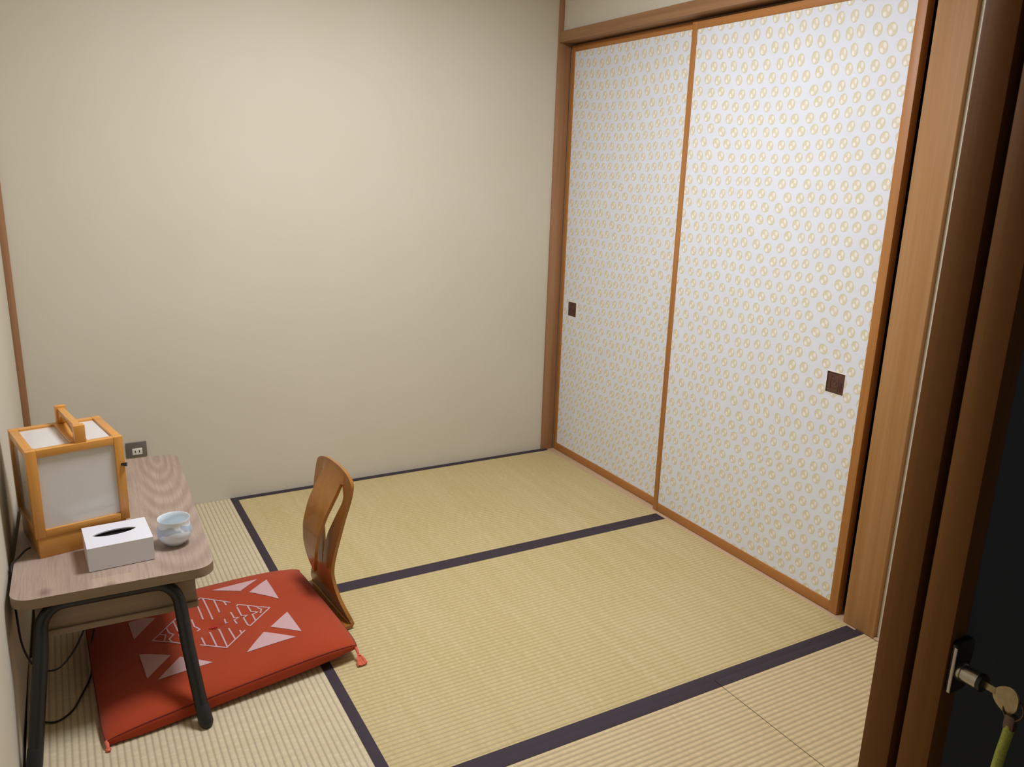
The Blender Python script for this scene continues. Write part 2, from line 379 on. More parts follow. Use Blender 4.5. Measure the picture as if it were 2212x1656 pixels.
# ------------------------------------------------------------------ sliding pearl-print doors
def fusuma(name, n, xf, y0, y1, top, thick, left_w, right_w, hikite_y, hikite_z, label):
    """y0 is the far (left) edge, y1 the near (right) edge; xf the room side face"""
    root = empty(name, (xf, (y0 + y1) / 2, 0.001), kind='structure', label=label)
    cy = (y0 + y1) / 2; a, b = y0 - cy, y1 - cy; zt = top
    rh = 0.037
    for nm, d, mt in (('stile', (0, thick, a - left_w, a, 0, zt), W_doorv), ('stile', (0, thick if n == 1 else 0.031, b, b + right_w, 0, zt), W_doorv),
                      ('top_rail', (0.0006, thick, b + right_w, a - left_w, zt - 0.026, zt), W_doorh),
                      ('bottom_rail', (0.0006, thick, b + right_w, a - left_w, 0, rh), W_doorh)):
        B(nm, mt, d, root, bev=0.0016)
    hy, hz = hikite_y - cy, hikite_z; s = 0.034
    # paper with a square hole for the pull: built as four strips
    L, Rr, z0, z1 = b + right_w, a - left_w, rh, zt - 0.026
    B('paper_panel', M_paper, [(0.0035, thick - 0.003, L, hy - s, z0, z1), (0.0035, thick - 0.003, hy + s, Rr, z0, z1),
                               (0.0035, thick - 0.003, hy - s, hy + s, z0, hz - s), (0.0035, thick - 0.003, hy - s, hy + s, hz + s, z1)], root)
    p = B('finger_pull', M_pull, (0.0065, 0.010, hy - s, hy + s, hz - s, hz + s), root)
    e = 0.0022
    B('pull_halo', M_halo, [(0.0026, 0.0060, hy - s - e, hy - s, hz - s - e, hz + s + e), (0.0026, 0.0060, hy + s, hy + s + e, hz - s - e, hz + s + e),
                          (0.0026, 0.0060, hy - s, hy + s, hz + s, hz + s + e), (0.0026, 0.0060, hy - s, hy + s, hz - s - e, hz - s)], p)  # thin pale strips added to imitate the halo, no real rim
    bm = bmesh.new()   # embossed relief: an arched field with a small loop and bars
    def loop(pts, r=0.0011): tube(bm, [(0.0062, hy + q[0], hz + q[1]) for q in pts], r, 6)
    loop(smooth_path([(0.020, -0.022, 0), (0.021, 0.004, 0), (0.017, 0.018, 0), (0.006, 0.020, 0), (-0.006, 0.018, 0), (-0.010, 0.004, 0), (-0.010, -0.024, 0)], 4))
    loop([(0.012 + 0.004 * math.cos(t), 0.006 + 0.004 * math.sin(t)) for t in [k * math.pi / 5 for k in range(11)]])
    loop(smooth_path([(0.008, -0.004, 0), (0.003, -0.006, 0), (-0.003, -0.003, 0), (-0.004, 0.002, 0)], 3))
    loop([(-0.016, 0.008), (-0.017, -0.026)]); loop([(-0.021, 0.004), (-0.022, -0.024)])
    box(bm, 0.0056, 0.0066, hy - 0.004, hy + 0.014, hz - 0.018, hz - 0.009, bev=0.0004)
    finish(bm, 'pull_relief', M_pull, p)
    return root
fusuma('door_1', 1, 2.337, -0.012, -0.885, 1.930, 0.020, 0.028, 0.028, -0.119, 0.738, 'far sliding door covered in paper with printed pearls')
fusuma('door_2', 2, 2.315, -0.852, -1.802, 1.922, 0.0185, 0.027, 0.031, -1.674, 0.757, 'near sliding door covered in paper with printed pearls')

# ------------------------------------------------------------------ entrance sliding door (pushed open to the right), hallway side
root = empty('door_3', (1.0955, -2.823, -0.045), kind='structure', label='dark grey sliding entrance door with a brown timber stile, pushed open')
B('stile', W_ent, (0.0, 0.0325, -0.020, 0.020, 0, 2.04), root, bev=0.0012)
B('door_panel', M_dark, (0.0325, 0.95, -0.010, 0.010, 0.0, 2.04), root)
B('stile', W_ent, (0.95, 0.985, -0.020, 0.020, 0, 2.04), root, bev=0.0012)
lx, ly, lz = 0.0, -0.020, 0.851
bm = bmesh.new()
prism(bm, [(0.0035 + q[0], q[1]) for q in [(0, -0.026), (0.003, -0.030), (0.026, -0.030), (0.034, -0.026), (0.034, -0.004), (0.030, 0.006), (0.036, 0.014), (0.036, 0.034), (0.030, 0.040), (0.006, 0.040), (0, 0.036)]], 0, 0.0085, bev=0.0015)
for vv in bm.verts: vv.co = Vector((vv.co.x, ly - vv.co.z, lz + vv.co.y))
lp = finish(bm, 'lock_plate', M_black, root)
B('plate_edge', M_steel, (0.0016, 0.0036, ly - 0.0090, ly - 0.0048, lz - 0.028, lz + 0.034), lp, bev=0.0008)
def ylathe(name, prof, mat, parent, cx, cz, y0, seg=32):
    bm = bmesh.new(); lathe(bm, prof, seg)
    for vv in bm.verts: vv.co = Vector((cx + vv.co.x, y0 - vv.co.z, cz + vv.co.y))
    return finish(bm, name, mat, parent)
cy_ = ylathe('lock_cylinder', [(0, 0), (0.0118, 0), (0.0118, 0.0045), (0.0100, 0.0052), (0.0100, 0.0075), (0.0108, 0.0080), (0.0108, 0.0250), (0, 0.0250)], M_steel, root, 0.0165, lz, ly - 0.0085)
ylathe('cylinder_cap', [(0.0, 0.0), (0.0112, 0), (0.0112, 0.0050), (0.0096, 0.0062), (0.0, 0.0062)], M_black, cy_, 0.0165, lz, ly - 0.0085 - 0.0250)

# key left in the lock, with a ring and a green cord
KY = -2.823 + ly - 0.0085 - 0.0312
kx, kz = 1.0955 + 0.0165, -0.045 + lz
key = empty('door_key', (kx, KY, kz), label='metal key left in the lock of the dark sliding door', cat='key')
B('blade', M_brass, (-0.0016, 0.0016, -0.014, 0.001, -0.0045, 0.0045), key, bev=0.0006)
bm = bmesh.new()
pts = []
for k in range(36):
    t = 2 * math.pi * k / 36
    r_ = 0.0155 + 0.0012 * math.cos(3 * t)
    pts.append((-0.0265 + r_ * 0.95 * math.cos(t), -0.003 + r_ * 1.08 * math.sin(t)))
prism(bm, pts, -0.0012, 0.0012, bev=0.0004)
for vv in bm.verts: vv.co = Vector((vv.co.z, vv.co.x, vv.co.y))
finish(bm, 'bow', M_brass, key)
ring = empty('key_ring', (kx, KY - 0.036, kz - 0.012), label='small dark split ring hanging from the door key', cat='ring')
bm = bmesh.new()
for off, rr_ in ((0.0, 0.011), (0.0016, 0.0108)):
    pth = [(0.004 * math.sin(t) + off, rr_ * math.cos(t), rr_ * math.sin(t)) for t in [2 * math.pi * k / 28 for k in range(29)]]
    tube(bm, pth, 0.0011, 8, cap=False)
finish(bm, 'wire_coil', M_bronze, ring)
B('cord_clasp', M_bronze, (-0.0055, 0.0055, -0.0065, 0.0065, -0.026, -0.006), ring, bev=0.003)
bm = bmesh.new()
CX, CY_, CZ = kx - 0.0, KY - 0.036, kz - 0.036
path = smooth_path([(CX, CY_, CZ + 0.004), (CX - 0.002, CY_, CZ - 0.010), (CX - 0.006, CY_ + 0.001, CZ - 0.04), (CX - 0.011, CY_ + 0.001, CZ - 0.09), (CX - 0.013, CY_, CZ - 0.15), (CX - 0.012, CY_, CZ - 0.21)], 8)
tube(bm, path, 0.0058, 14)
finish(bm, 'green_cord', M_green, label='thick green cord hanging from the key ring', cat='cord')

# ------------------------------------------------------------------ tatami mats (ribs modelled, stitched relief in the material)
def mat_mesh(x0, x1, y0, y1, along, heri):
    """ribbed slab between the heri strips; heri is a set of sides carrying cloth"""
    bm = bmesh.new()
    P = 0.0157
    hw = 0.0285
    if along == 'x':
        a0, a1 = y0 + (hw if 'S' in heri else 0), y1 - (hw if 'N' in heri else 0)
        l0, l1 = x0, x1
    else:
        a0, a1 = x0 + (hw if 'W' in heri else 0), x1 - (hw if 'E' in heri else 0)
        l0, l1 = y0, y1
    n = int((a1 - a0) / P * 6)
    prev = None
    for i in range(n + 1):
        q = a0 + (a1 - a0) * i / n
        ph = (q / P) % 1.0
        z = -0.0013 * (1 - abs(math.sin(math.pi * ph)) ** (0.45 if along == 'y' else 0.75))
        A = bm.verts.new((l0, q, z) if along == 'x' else (q, l0, z)); C = bm.verts.new((l1, q, z) if along == 'x' else (q, l1, z))
        if prev: bm.faces.new([prev[0], prev[1], C, A])
        prev = (A, C)
    box(bm, x0 + 0.0003, x1 - 0.0003, y0 + 0.0003, y1 - 0.0003, -0.05, -0.0012)
    return bm
def tatami_mat(x0, x1, y0, y1, along, heri, mt, label):
    # object coordinates stay world aligned so ribs in mesh and material agree
    bm = mat_mesh(x0, x1, y0, y1, along, heri)
    me = bpy.data.meshes.new('rush_surface')
    bmesh.ops.recalc_face_normals(bm, faces=bm.faces)
    for f in bm.faces:
        if len(f.verts) == 4 and f.calc_area() < 0.06 and f.normal.z < 0 and f.calc_center_median().z > -0.0035: f.normal_flip()
    bm.to_mesh(me); bm.free()
    for p_ in me.polygons: p_.use_smooth = True
    me.set_sharp_from_angle(angle=math.radians(60))
    o = link('tatami_mat', me, mt, label=label, cat='tatami mat')
    hw = 0.0285
    for s_ in heri:
        d = {'N': (x0, x1, y1 - hw, y1), 'S': (x0, x1, y0, y0 + hw), 'W': (x0, x0 + hw, y0, y1), 'E': (x1 - hw, x1, y0, y1)}[s_]
        B('border_cloth', M_heri, (d[0], d[1], d[2] - 0.00025, d[3] + 0.00025, -0.0030, 0.0008), o, bev=0.0001)
    return o
XR = 2.2962
tatami_mat(0.7655, XR, -0.9265, -0.0008, 'x', 'NS', T_c, 'farthest tatami mat, along the bare back wall, edged in dark purple cloth')
tatami_mat(0.7655, XR, -1.8895, -0.9270, 'x', 'NS', T_c, 'middle tatami mat between the two wide dark purple cloth bands')
tatami_mat(0.7655, 1.7045, YF + 0.001, -1.8900, 'x', 'N', T_p, 'near tatami piece left of the thin seam at the bottom of the photo')
tatami_mat(1.7070, 2.3045, YF + 0.001, -1.8900, 'x', 'N', T_p, 'near tatami piece right of the thin seam, by the brown entrance jamb')
tatami_mat(0.032, 0.7650, -0.9265, -0.0008, 'y', 'E', T_l, 'pale tatami mat in the far left corner, under the far end of the desk')
tatami_mat(0.014, 0.7650, YF + 0.001, -0.9270, 'y', 'E', T_l, 'pale tatami mat at the lower left, under the desk feet and cushion')

# ------------------------------------------------------------------ wall outlet
out = empty('wall_outlet', (0.3965, -0.0005, 0.270), label='grey wall outlet with an ivory two-slot socket behind the desk', cat='outlet')
B('cover_plate', M_plate, (-0.037, 0.037, -0.007, 0, -0.031, 0.030), out, bev=0.0012)
sk = B('socket', M_ivory, (-0.016, 0.020, -0.0095, -0.006, -0.020, 0.006), out, bev=0.0008)
B('slot', M_cast, (-0.0075, -0.0035, -0.0098, -0.0070, -0.011, -0.003), sk)
B('slot', M_cast, (0.0075, 0.0112, -0.0098, -0.0070, -0.0115, -0.0025), sk)

# ------------------------------------------------------------------ the low desk
DZ = 0.38
DR = math.radians(-1.6)
desk = empty('low_desk', (0.262, -0.880, 0), DR, label='low greyish wood desk with black tube legs against the left wall', cat='desk')
def rrect(x0, x1, y0, y1, r, n=8):
    pts = []
    for cx, cy, a0 in ((x1 - r, y1 - r, 0), (x0 + r, y1 - r, 90), (x0 + r, y0 + r, 180), (x1 - r, y0 + r, 270)):
        for k in range(n + 1):
            t = math.radians(a0 + 90 * k / n); pts.append((cx + r * math.cos(t), cy + r * math.sin(t)))
    return pts
bm = bmesh.new(); prism(bm, rrect(-0.232, 0.222, -0.455, 0.457, 0.048, 10), DZ - 0.0255, DZ, bev=0.0012)
me_fix = bm
for f in bm.faces: f.normal_update()
for f in bm.faces:
    f.material_index = 0 if f.normal.z > 0.5 else 1
top = finish(bm, 'desktop', [M_desk, M_deskedge], desk)
B('shelf_front', M_deskedge, (-0.186, 0.176, -0.402, -0.388, DZ - 0.115, DZ - 0.0256), desk, bev=0.001)
B('shelf_back', M_deskedge, (-0.186, 0.176, 0.388, 0.402, DZ - 0.115, DZ - 0.0256), desk, bev=0.001)
bm = bmesh.new(); prism(bm, rrect(-0.190, 0.180, -0.408, 0.408, 0.006, 3), DZ - 0.131, DZ - 0.1152, bev=0.001)
finish(bm, 'shelf_board', M_deskedge, desk)
B('shelf_side', M_deskedge, (-0.188, -0.176, -0.388, 0.388, DZ - 0.115, DZ - 0.0256), desk)
for sgn in (-1, 1):   # a bent black tube frame at each end, splayed outwards
    yt, yb, zt = 0.418 * sgn, 0.570 * sgn, DZ - 0.0402
    def pt(x, z):
        t = (zt - z) / zt
        return (x, yt + (yb - yt) * t, z)
    r = 0.055
    pth = [pt(-0.212, 0.014), pt(-0.200, 0.10), pt(-0.186, 0.20), pt(-0.180, 0.245)]
    for k in range(1, 9):
        a = math.radians(90 * k / 9); pth.append(pt(-0.176 + r * (1 - math.cos(a)), zt - r + r * math.sin(a)))
    pth += [pt(-0.115, zt), pt(0.0, zt), pt(0.065, zt)]
    for k in range(1, 9):
        a = math.radians(90 * k / 9); pth.append(pt(0.132 - r * (1 - math.sin(a)), zt - r * (1 - math.cos(a))))
    pth += [pt(0.134, 0.27), pt(0.139, 0.20), pt(0.150, 0.10), pt(0.160, 0.014)]
    bm = bmesh.new(); tube(bm, pth, [0.0165] * 4 + [0.0150] * (len(pth) - 8) + [0.0160] * 4, 16, ref=(0, 1, 0)); fr = finish(bm, 'leg_frame', M_black, desk, angle=60)
    for a_, b_2 in ((-0.2138, -0.2075), (0.1625, 0.1558)):
        P0 = Vector(pt(a_, 0.012)); P1 = Vector(pt(b_2, 0.052))
        bm = bmesh.new(); tube(bm, [P0 + Vector((0, 0, -0.0115)), P0 + Vector((0, 0, -0.006)), P0, P0 + (P1 - P0) * 0.9, P1], [0.012, 0.0158, 0.0176, 0.0172, 0.0164], 18)
        finish(bm, 'foot_cap', M_rubber, fr, angle=50)

# ------------------------------------------------------------------ box lantern on the desk
LA = math.radians(11.3)
lamp = empty('box_lantern', (0.078, -1.118, DZ), LA, label='amber wood box lantern with milky panels and a carry handle on the desk', cat='lamp')
# local frame: x to the right, y into the room depth, near-left corner at the origin
Wd, Zb, Zt = 0.226, 0.056, 0.290
t = 0.024
B('base', W_lampx, (0.005, Wd - 0.010, 0.003, Wd - 0.010, 0.0, Zb + 0.002), lamp, bev=0.001)
for px, py in ((0, 0), (Wd - 0.022, 0), (0, Wd - 0.022), (Wd - 0.022, Wd - 0.022)):
    B('post', W_lamp, (px, px + (t if px == 0 else 0.022), py, py + (0.024 if py == 0 else 0.022), Zb, Zt), lamp, bev=0.0012)
for z0, z1 in ((Zb, Zb + 0.020), (Zt - 0.020, Zt)):
    for yy in (0.0008, Wd - 0.021): B('rail', W_lampx, (t, Wd - 0.022, yy, yy + 0.020, z0, z1 - 0.0004), lamp, bev=0.001)
    for xx in (0.0008, Wd - 0.021): B('side_rail', W_lampy, (xx, xx + 0.020, 0.024, Wd - 0.022, z0, z1 - 0.0004), lamp, bev=0.001)
B('front_panel', M_acryl, (t - 0.002, Wd - 0.020, 0.0075, 0.0100, Zb + 0.018, Zt - 0.018), lamp)
B('rear_panel', M_acryl, (t - 0.002, Wd - 0.020, Wd - 0.010, Wd - 0.0075, Zb + 0.018, Zt - 0.018), lamp)
B('left_panel', M_acryl, (0.0075, 0.0100, t - 0.002, Wd - 0.020, Zb + 0.018, Zt - 0.018), lamp)
B('right_panel', M_acryl, (Wd - 0.010, Wd - 0.0075, t - 0.002, Wd - 0.020, Zb + 0.018, Zt - 0.018), lamp)
B('top_panel', M_acryl, (0.018, Wd - 0.018, 0.018, Wd - 0.018, Zt - 0.0085, Zt - 0.006), lamp)
mx = 0.110
hb = B('handle', W_lampy, (mx - 0.004, mx + 0.036, 0.020, Wd - 0.020, Zt - 0.0055, Zt + 0.001), lamp, bev=0.001)
B('handle_post', W_lamp, (mx + 0.004, mx + 0.030, 0.004, 0.024, Zt - 0.001, Zt + 0.046), hb, bev=0.0015)
B('handle_post', W_lamp, (mx + 0.004, mx + 0.030, Wd - 0.026, Wd - 0.008, Zt - 0.001, Zt + 0.050), hb, bev=0.0015)
bm = bmesh.new()   # grip: a bar whose lower edge curves down into both posts
n = 20; ya, yb_ = 0.024, Wd - 0.026; L_ = yb_ - ya
prof = [(ya, Zt + 0.044)] + [(yb_, Zt + 0.044)]
low = []
for k in range(n + 1):
    s_ = k / n; e_ = abs(2 * s_ - 1); low.append((yb_ - L_ * s_, Zt + 0.031 - 0.030 * max(0, (e_ - 0.62) / 0.38) ** 1.6))
pp = prof + low
lo_ = [bm.verts.new((mx + 0.009, y_, z_)) for y_, z_ in pp]; hi_ = [bm.verts.new((mx + 0.025, y_, z_)) for y_, z_ in pp]
nn_ = len(pp)
for i in range(nn_): bm.faces.new([lo_[i], lo_[(i + 1) % nn_], hi_[(i + 1) % nn_], hi_[i]])
# side faces as strips between the straight top and the curved bottom
for side in (lo_, hi_):
    for k in range(n):
        pass
fa = bm.faces.new(lo_); fb = bm.faces.new(hi_[::-1])
bmesh.ops.triangulate(bm, faces=[fa, fb])
finish(bm, 'grip', W_lampy, hb)
bm = bmesh.new(); tube(bm, [(Wd - 0.009, 0.001, 0.2125), (Wd - 0.004, -0.003, 0.2125), (Wd + 0.002, -0.007, 0.2125)], [0.0035, 0.0042, 0.0055], 14)
finish(bm, 'knob', M_black, lamp)
B('latch_block', W_lamp, (Wd - 0.002, Wd + 0.0065, 0.024, 0.042, Zb + 0.028, Zb + 0.062), lamp, bev=0.002)
# cord from the lantern, down behind the desk edge and along the floor under the cushion
def to_local(root, pts):
    mi = root.matrix_basis.inverted(); return [mi @ Vector(p_) for p_ in pts]
cordp = smooth_path([(0.062, -1.075, DZ + 0.020), (0.050, -1.085, DZ + 0.018), (0.036, -1.10, DZ + 0.010), (0.020, -1.13, DZ + 0.004), (0.0195, -1.165, DZ - 0.03), (0.020, -1.19, 0.28), (0.027, -1.22, 0.20), (0.05, -1.21, 0.13), (0.09, -1.16, 0.085), (0.13, -1.08, 0.08), (0.17, -0.98, 0.10), (0.19, -0.93, 0.08), (0.17, -1.00, 0.03),
                      (0.165, -1.09, 0.006), (0.135, -1.19, 0.0035), (0.112, -1.245, 0.0035), (0.075, -1.27, 0.0035), (0.03, -1.24, 0.0035)], 8)
bm = bmesh.new(); tube(bm, cordp, 0.0026, 8); finish(bm, 'power_cord', M_cord, label='thin black power cord looping down behind the desk onto the mat', cat='cord')

# ------------------------------------------------------------------ tissue box
tis = empty('tissue_box', (0.188, -1.246, DZ), math.radians(3.0), label='white tissue box cover with an oval slot on the desk', cat='tissue box')
Tw, Td, Th = 0.152, 0.138, 0.0635
a_, b2 = 0.0515, 0.0175      # slot half axes
scx, scy = 0.071, 0.077
bm = bmesh.new()
n = 40
def oval(k):
    tt = 2 * math.pi * k / n; c_, s_ = math.cos(tt), math.sin(tt)
    return (scx + a_ * c_ * 1.0, scy + b2 * math.copysign(abs(s_) ** 1.35, s_) + 0.012 * c_ * 0.25)
def rim(k):
    tt = 2 * math.pi * k / n; c_, s_ = math.cos(tt), math.sin(tt)
    m_ = max(abs(c_) / 1.0, abs(s_)); return (Tw / 2 + Tw / 2 * c_ / m_, Td / 2 + Td / 2 * s_ / m_)
inn = [bm.verts.new((*oval(k), Th)) for k in range(n)]; inl = [bm.verts.new((*oval(k), Th - 0.003)) for k in range(n)]
outr = [bm.verts.new((*rim(k), Th)) for k in range(n)]; outb = [bm.verts.new((*rim(k), 0.0015)) for k in range(n)]
for k in range(n):
    j = (k + 1) % n
    bm.faces.new([inn[k], inn[j], outr[j], outr[k]]); bm.faces.new([inn[k], inn[j], inl[j], inl[k]]); bm.faces.new([outr[k], outr[j], outb[j], outb[k]])
bm.faces.new(outb)
finish(bm, 'cover', M_boxw, tis, angle=30)
bm = bmesh.new(); vs_ = [bm.verts.new((scx + (oval(k)[0] - scx) * 1.1, scy + (oval(k)[1] - scy) * 1.3, Th - 0.0045 - 0.006 * (1 if 0 < k < n / 2 else 0))) for k in range(n)]
bm.faces.new(vs_); finish(bm, 'slot', plain('dark_slot_film', lin((70, 62, 60)), 0.25, metal=0.5, var=0.3, nscale=60), tis)
B('base', M_black, (0.0015, Tw - 0.0015, 0.0015, Td - 0.0015, 0.0, 0.002), tis)

# ------------------------------------------------------------------ porcelain cup
cup = empty('porcelain_cup', (0.3985, -1.163, DZ), label='small round white porcelain cup with faint blue brushwork on the desk', cat='cup')
prof = [(0, 0.0015), (0.018, 0.0015), (0.0195, 0.0), (0.0215, 0.0008), (0.0240, 0.004), (0.0315, 0.010), (0.0385, 0.018), (0.0425, 0.027), (0.0430, 0.036), (0.0410, 0.045), (0.0388, 0.052), (0.0380, 0.057), (0.0384, 0.063), (0.0388, 0.0665), (0.0384, 0.0678), (0.0376, 0.0676)]
bm = bmesh.new(); lathe(bm, prof, 64); finish(bm, 'body', M_cup, cup, angle=60)
bm = bmesh.new(); lathe(bm, [(0.0376, 0.0676), (0.0366, 0.066), (0.0358, 0.062), (0.0350, 0.057), (0.0360, 0.051), (0.0392, 0.043), (0.0405, 0.034), (0.0395, 0.026), (0.034, 0.014), (0.02, 0.006), (0, 0.005)], 64)
finish(bm, 'inside', M_cupin, cup, angle=60)
cup.scale = (1.06, 1.06, 1.10)

# ------------------------------------------------------------------ legless chair (bent plywood)
CR = math.radians(5.2)
chair = empty('legless_chair', (0.857, -1.022, 0.001), CR, label='legless floor chair of honey plywood with a slit back, facing the desk', cat='chair')
def interp(tab, z):
    if z <= tab[0][0]: return tab[0][1]
    for (z0, v0), (z1, v1) in zip(tab, tab[1:]):
        if z <= z1:
            q = (z - z0) / (z1 - z0); return v0 + (v1 - v0) * q
    return tab[-1][1]
def sm(tab, z, h=0.012): return (interp(tab, z - h) + 2 * interp(tab, z) + interp(tab, z + h)) / 4
XB = [(0.0, 0.004), (0.02, 0.002), (0.043, -0.0075), (0.078, -0.017), (0.113, -0.021), (0.147, -0.0235), (0.184, -0.0205), (0.272, -0.010), (0.347, 0.000), (0.405, 0.012), (0.432, 0.018), (0.458, 0.023), (0.49, 0.029)]
XS = [(0.13, -0.049), (0.178, -0.060), (0.225, -0.064), (0.284, -0.058), (0.346, -0.037), (0.39, -0.014), (0.42, 0.003), (0.442, 0.0135), (0.465, 0.0225), (0.49, 0.029)]
HW = [(0.0, 0.162), (0.02, 0.160), (0.043, 0.150), (0.078, 0.117), (0.113, 0.090), (0.147, 0.074), (0.184, 0.075), (0.23, 0.086), (0.272, 0.099), (0.347, 0.121), (0.39, 0.132), (0.42, 0.137), (0.445, 0.136)]
SB = [(0.15, 0.001), (0.19, 0.003), (0.23, 0.009), (0.272, 0.026), (0.347, 0.072), (0.39, 0.096), (0.41, 0.099), (0.430, 0.084), (0.442, 0.074)]   # inner edge of the side bows
SS = [(0.135, 0.002), (0.16, 0.020), (0.19, 0.036), (0.23, 0.051), (0.272, 0.061), (0.32, 0.068), (0.36, 0.072), (0.40, 0.0735), (0.442, 0.073)]                 # half width of the hanging slab
def strip_mesh(rows, thick, name, parent, mat):
    """rows: list of rows of (x,y,z)"""
    bm = bmesh.new(); V = [[bm.verts.new(p_) for p_ in r_] for r_ in rows]
    for A, C in zip(V, V[1:]):
        for k in range(len(A) - 1): bm.faces.new([A[k], A[k + 1], C[k + 1], C[k]])
    return bm
TH = 0.0105
zj = 0.442
def topw(z):   # rounded crown above the join
    q = (z - 0.445) / (0.487 - 0.445)
    return 0.136 * (1 - max(0, q) ** 2.6) ** 0.5 if z > 0.445 else interp(HW, z)
C9 = 9
bm = bmesh.new()
def solid_rows(rows):
    """closed plywood strip: the given sheet plus a second one set back along the bend's normal"""
    n_ = len(rows); back = []
    for i, r_ in enumerate(rows):
        p0, p1 = rows[max(i - 1, 0)], rows[min(i + 1, n_ - 1)]; out_ = []
        for k, q_ in enumerate(r_):
            tx, tz_ = p1[k][0] - p0[k][0], p1[k][2] - p0[k][2]; L_ = math.hypot(tx, tz_) or 1
            out_.append((q_[0] + TH * tz_ / L_, q_[1], q_[2] - TH * tx / L_))
        back.append(out_)
    A = [[bm.verts.new(p_) for p_ in r_] for r_ in rows]; C = [[bm.verts.new(p_) for p_ in r_] for r_ in back]
    m_ = len(rows[0])
    for i in range(n_ - 1):
        for k in range(m_ - 1):
            bm.faces.new([A[i][k], A[i][k + 1], A[i + 1][k + 1], A[i + 1][k]]); bm.faces.new([C[i][k], C[i + 1][k], C[i + 1][k + 1], C[i][k + 1]])
        for k in (0, m_ - 1):
            bm.faces.new([A[i][k], A[i + 1][k], C[i + 1][k], C[i][k]])
    for i in (0, n_ - 1):
        for k in range(m_ - 1): bm.faces.new([A[i][k], A[i][k + 1], C[i][k + 1], C[i][k]])
rows = []
for x_, w_ in [(-0.36, 0.15), (-0.345, 0.168), (-0.30, 0.175), (-0.20, 0.176), (-0.10, 0.172), (-0.05, 0.168), (-0.005, 0.164)]:
    rows.append([(x_, w_ * (k / C9 - 1), 0.0135) for k in range(2 * C9 + 1)])
for a in (20, 42, 64):
    r_ = 0.006; aa = math.radians(a); rows.append([(-0.003 + r_ * math.sin(aa), 0.164 * (k / C9 - 1), 0.0135 + r_ * (1 - math.cos(aa))) for k in range(2 * C9 + 1)])
for i in range(14):
    z = 0.020 + (0.15 - 0.020) * i / 13; w_ = sm(HW, z); rows.append([(sm(XB, z), w_ * (k / C9 - 1), z) for k in range(2 * C9 + 1)])
solid_rows(rows)
for sg in (-1, 1):      # side bows
    rows = []
    for i in range(41):
        z = 0.1495 + (zj - 0.1495) * i / 40; w_ = sm(HW, z); i_ = 0.0 if i == 0 else max(0.0, sm(SB, z, 0.006))
        rows.append([(sm(XB, z), sg * (i_ + (w_ - i_) * k / C9), z) for k in range(C9 + 1)])
    solid_rows(rows)
rows = []               # hanging slab
for i in range(41):
    z = 0.135 + (zj - 0.135) * i / 40; s_ = sm(SS, z, 0.006)
    rows.append([(sm(XS, z), s_ * (k / C9 - 1), z) for k in range(2 * C9 + 1)])
solid_rows(rows)
rows = []               # crown
NT = 14
for i in range(NT + 1):
    q = i / NT; z = zj + (0.4868 - zj) * (1 - (1 - q) ** 1.9); w_ = topw(z); row = []
    for k in range(4 * C9 + 1):
        y_ = w_ * (k / (2 * C9) - 1)
        fb_ = min(1.0, max(0.0, (abs(y_) - 0.060) / 0.026)); fb_ = fb_ * fb_ * (3 - 2 * fb_)
        xs0 = sm(XS, z); row.append((xs0 + (sm(XB, z) - xs0) * fb_, y_, z))
    rows.append(row)
solid_rows(rows)
finish(bm, 'backrest', W_chair, chair, angle=50)

# ------------------------------------------------------------------ floor cushion
NL, NR, FR, FL = Vector((0.176, -1.431, 0.014)), Vector((0.846, -1.344, 0.043)), Vector((0.806, -0.822, 0.048)), Vector((0.158, -0.838, 0.028))
def rimpt(a, b):
    cf = 1 - 0.016 * min(1.0, abs(a)) ** 8 * min(1.0, abs(b)) ** 8
    u, v = (a * cf + 1) / 2, (b * cf + 1) / 2
    p_ = NL * (1 - u) * (1 - v) + NR * u * (1 - v) + FR * u * v + FL * (1 - u) * v
    # edges bow: near edge sags in slightly, far edge swells outwards
    p_.y += 0.006 * (1 - a * a) * (1 if b > 0 else -0.6) * abs(b)
    p_.z += 0.016 * (1 - a ** 4) * (0.7 if b < 0 else 0.4) * abs(b)
    return p_
def puff(a, b):
    a, b = min(1, abs(a)), min(1, abs(b))
    return ((1 - a ** 4.0) * (1 - b ** 4.0)) ** 0.5
def tz(a, b):
    tuft = math.exp(-((a + 0.03) ** 2 + (b - 0.02) ** 2) / 0.006)
    ridge = 0.0022 * math.exp(-((b - 0.33 * a) / 0.03) ** 2) * puff(a, b)
    return 0.040 * puff(a, b) - 0.014 * tuft - ridge
def seat_under(x, y):
    q = (x - 0.50) / 0.03; q = max(0, min(1, q)); return 0.003 + 0.017 * q
def bz(a, b, p_):
    d = 0.030 * puff(a, b) ** 0.35
    return max(seat_under(p_.x, p_.y), p_.z - d)
NG = 72
bm = bmesh.new()
def gs(i):  # denser towards the rim
    t_ = 2 * i / NG - 1; return math.copysign(1 - (1 - abs(t_)) ** 1.35, t_)
G = []; Gb = []
for j in range(NG + 1):
    r1, r2 = [], []
    for i in range(NG + 1):
        a, b = gs(i), gs(j); p_ = rimpt(a, b)
        r1.append(bm.verts.new((p_.x, p_.y, p_.z + tz(a, b))))
        if i in (0, NG) or j in (0, NG):
            cf = 1 - (abs(a) * abs(b)) ** 6; q_ = rimpt(a * 0.996, b * 0.994)
            r2.append(bm.verts.new((q_.x, q_.y, max(min(seat_under(p_.x, p_.y), p_.z - 0.003), p_.z - 0.003 - 0.020 * cf))))
        else: r2.append(bm.verts.new((p_.x, p_.y, min(bz(a, b, p_), p_.z + tz(a, b) - 0.002))))
    G.append(r1); Gb.append(r2)
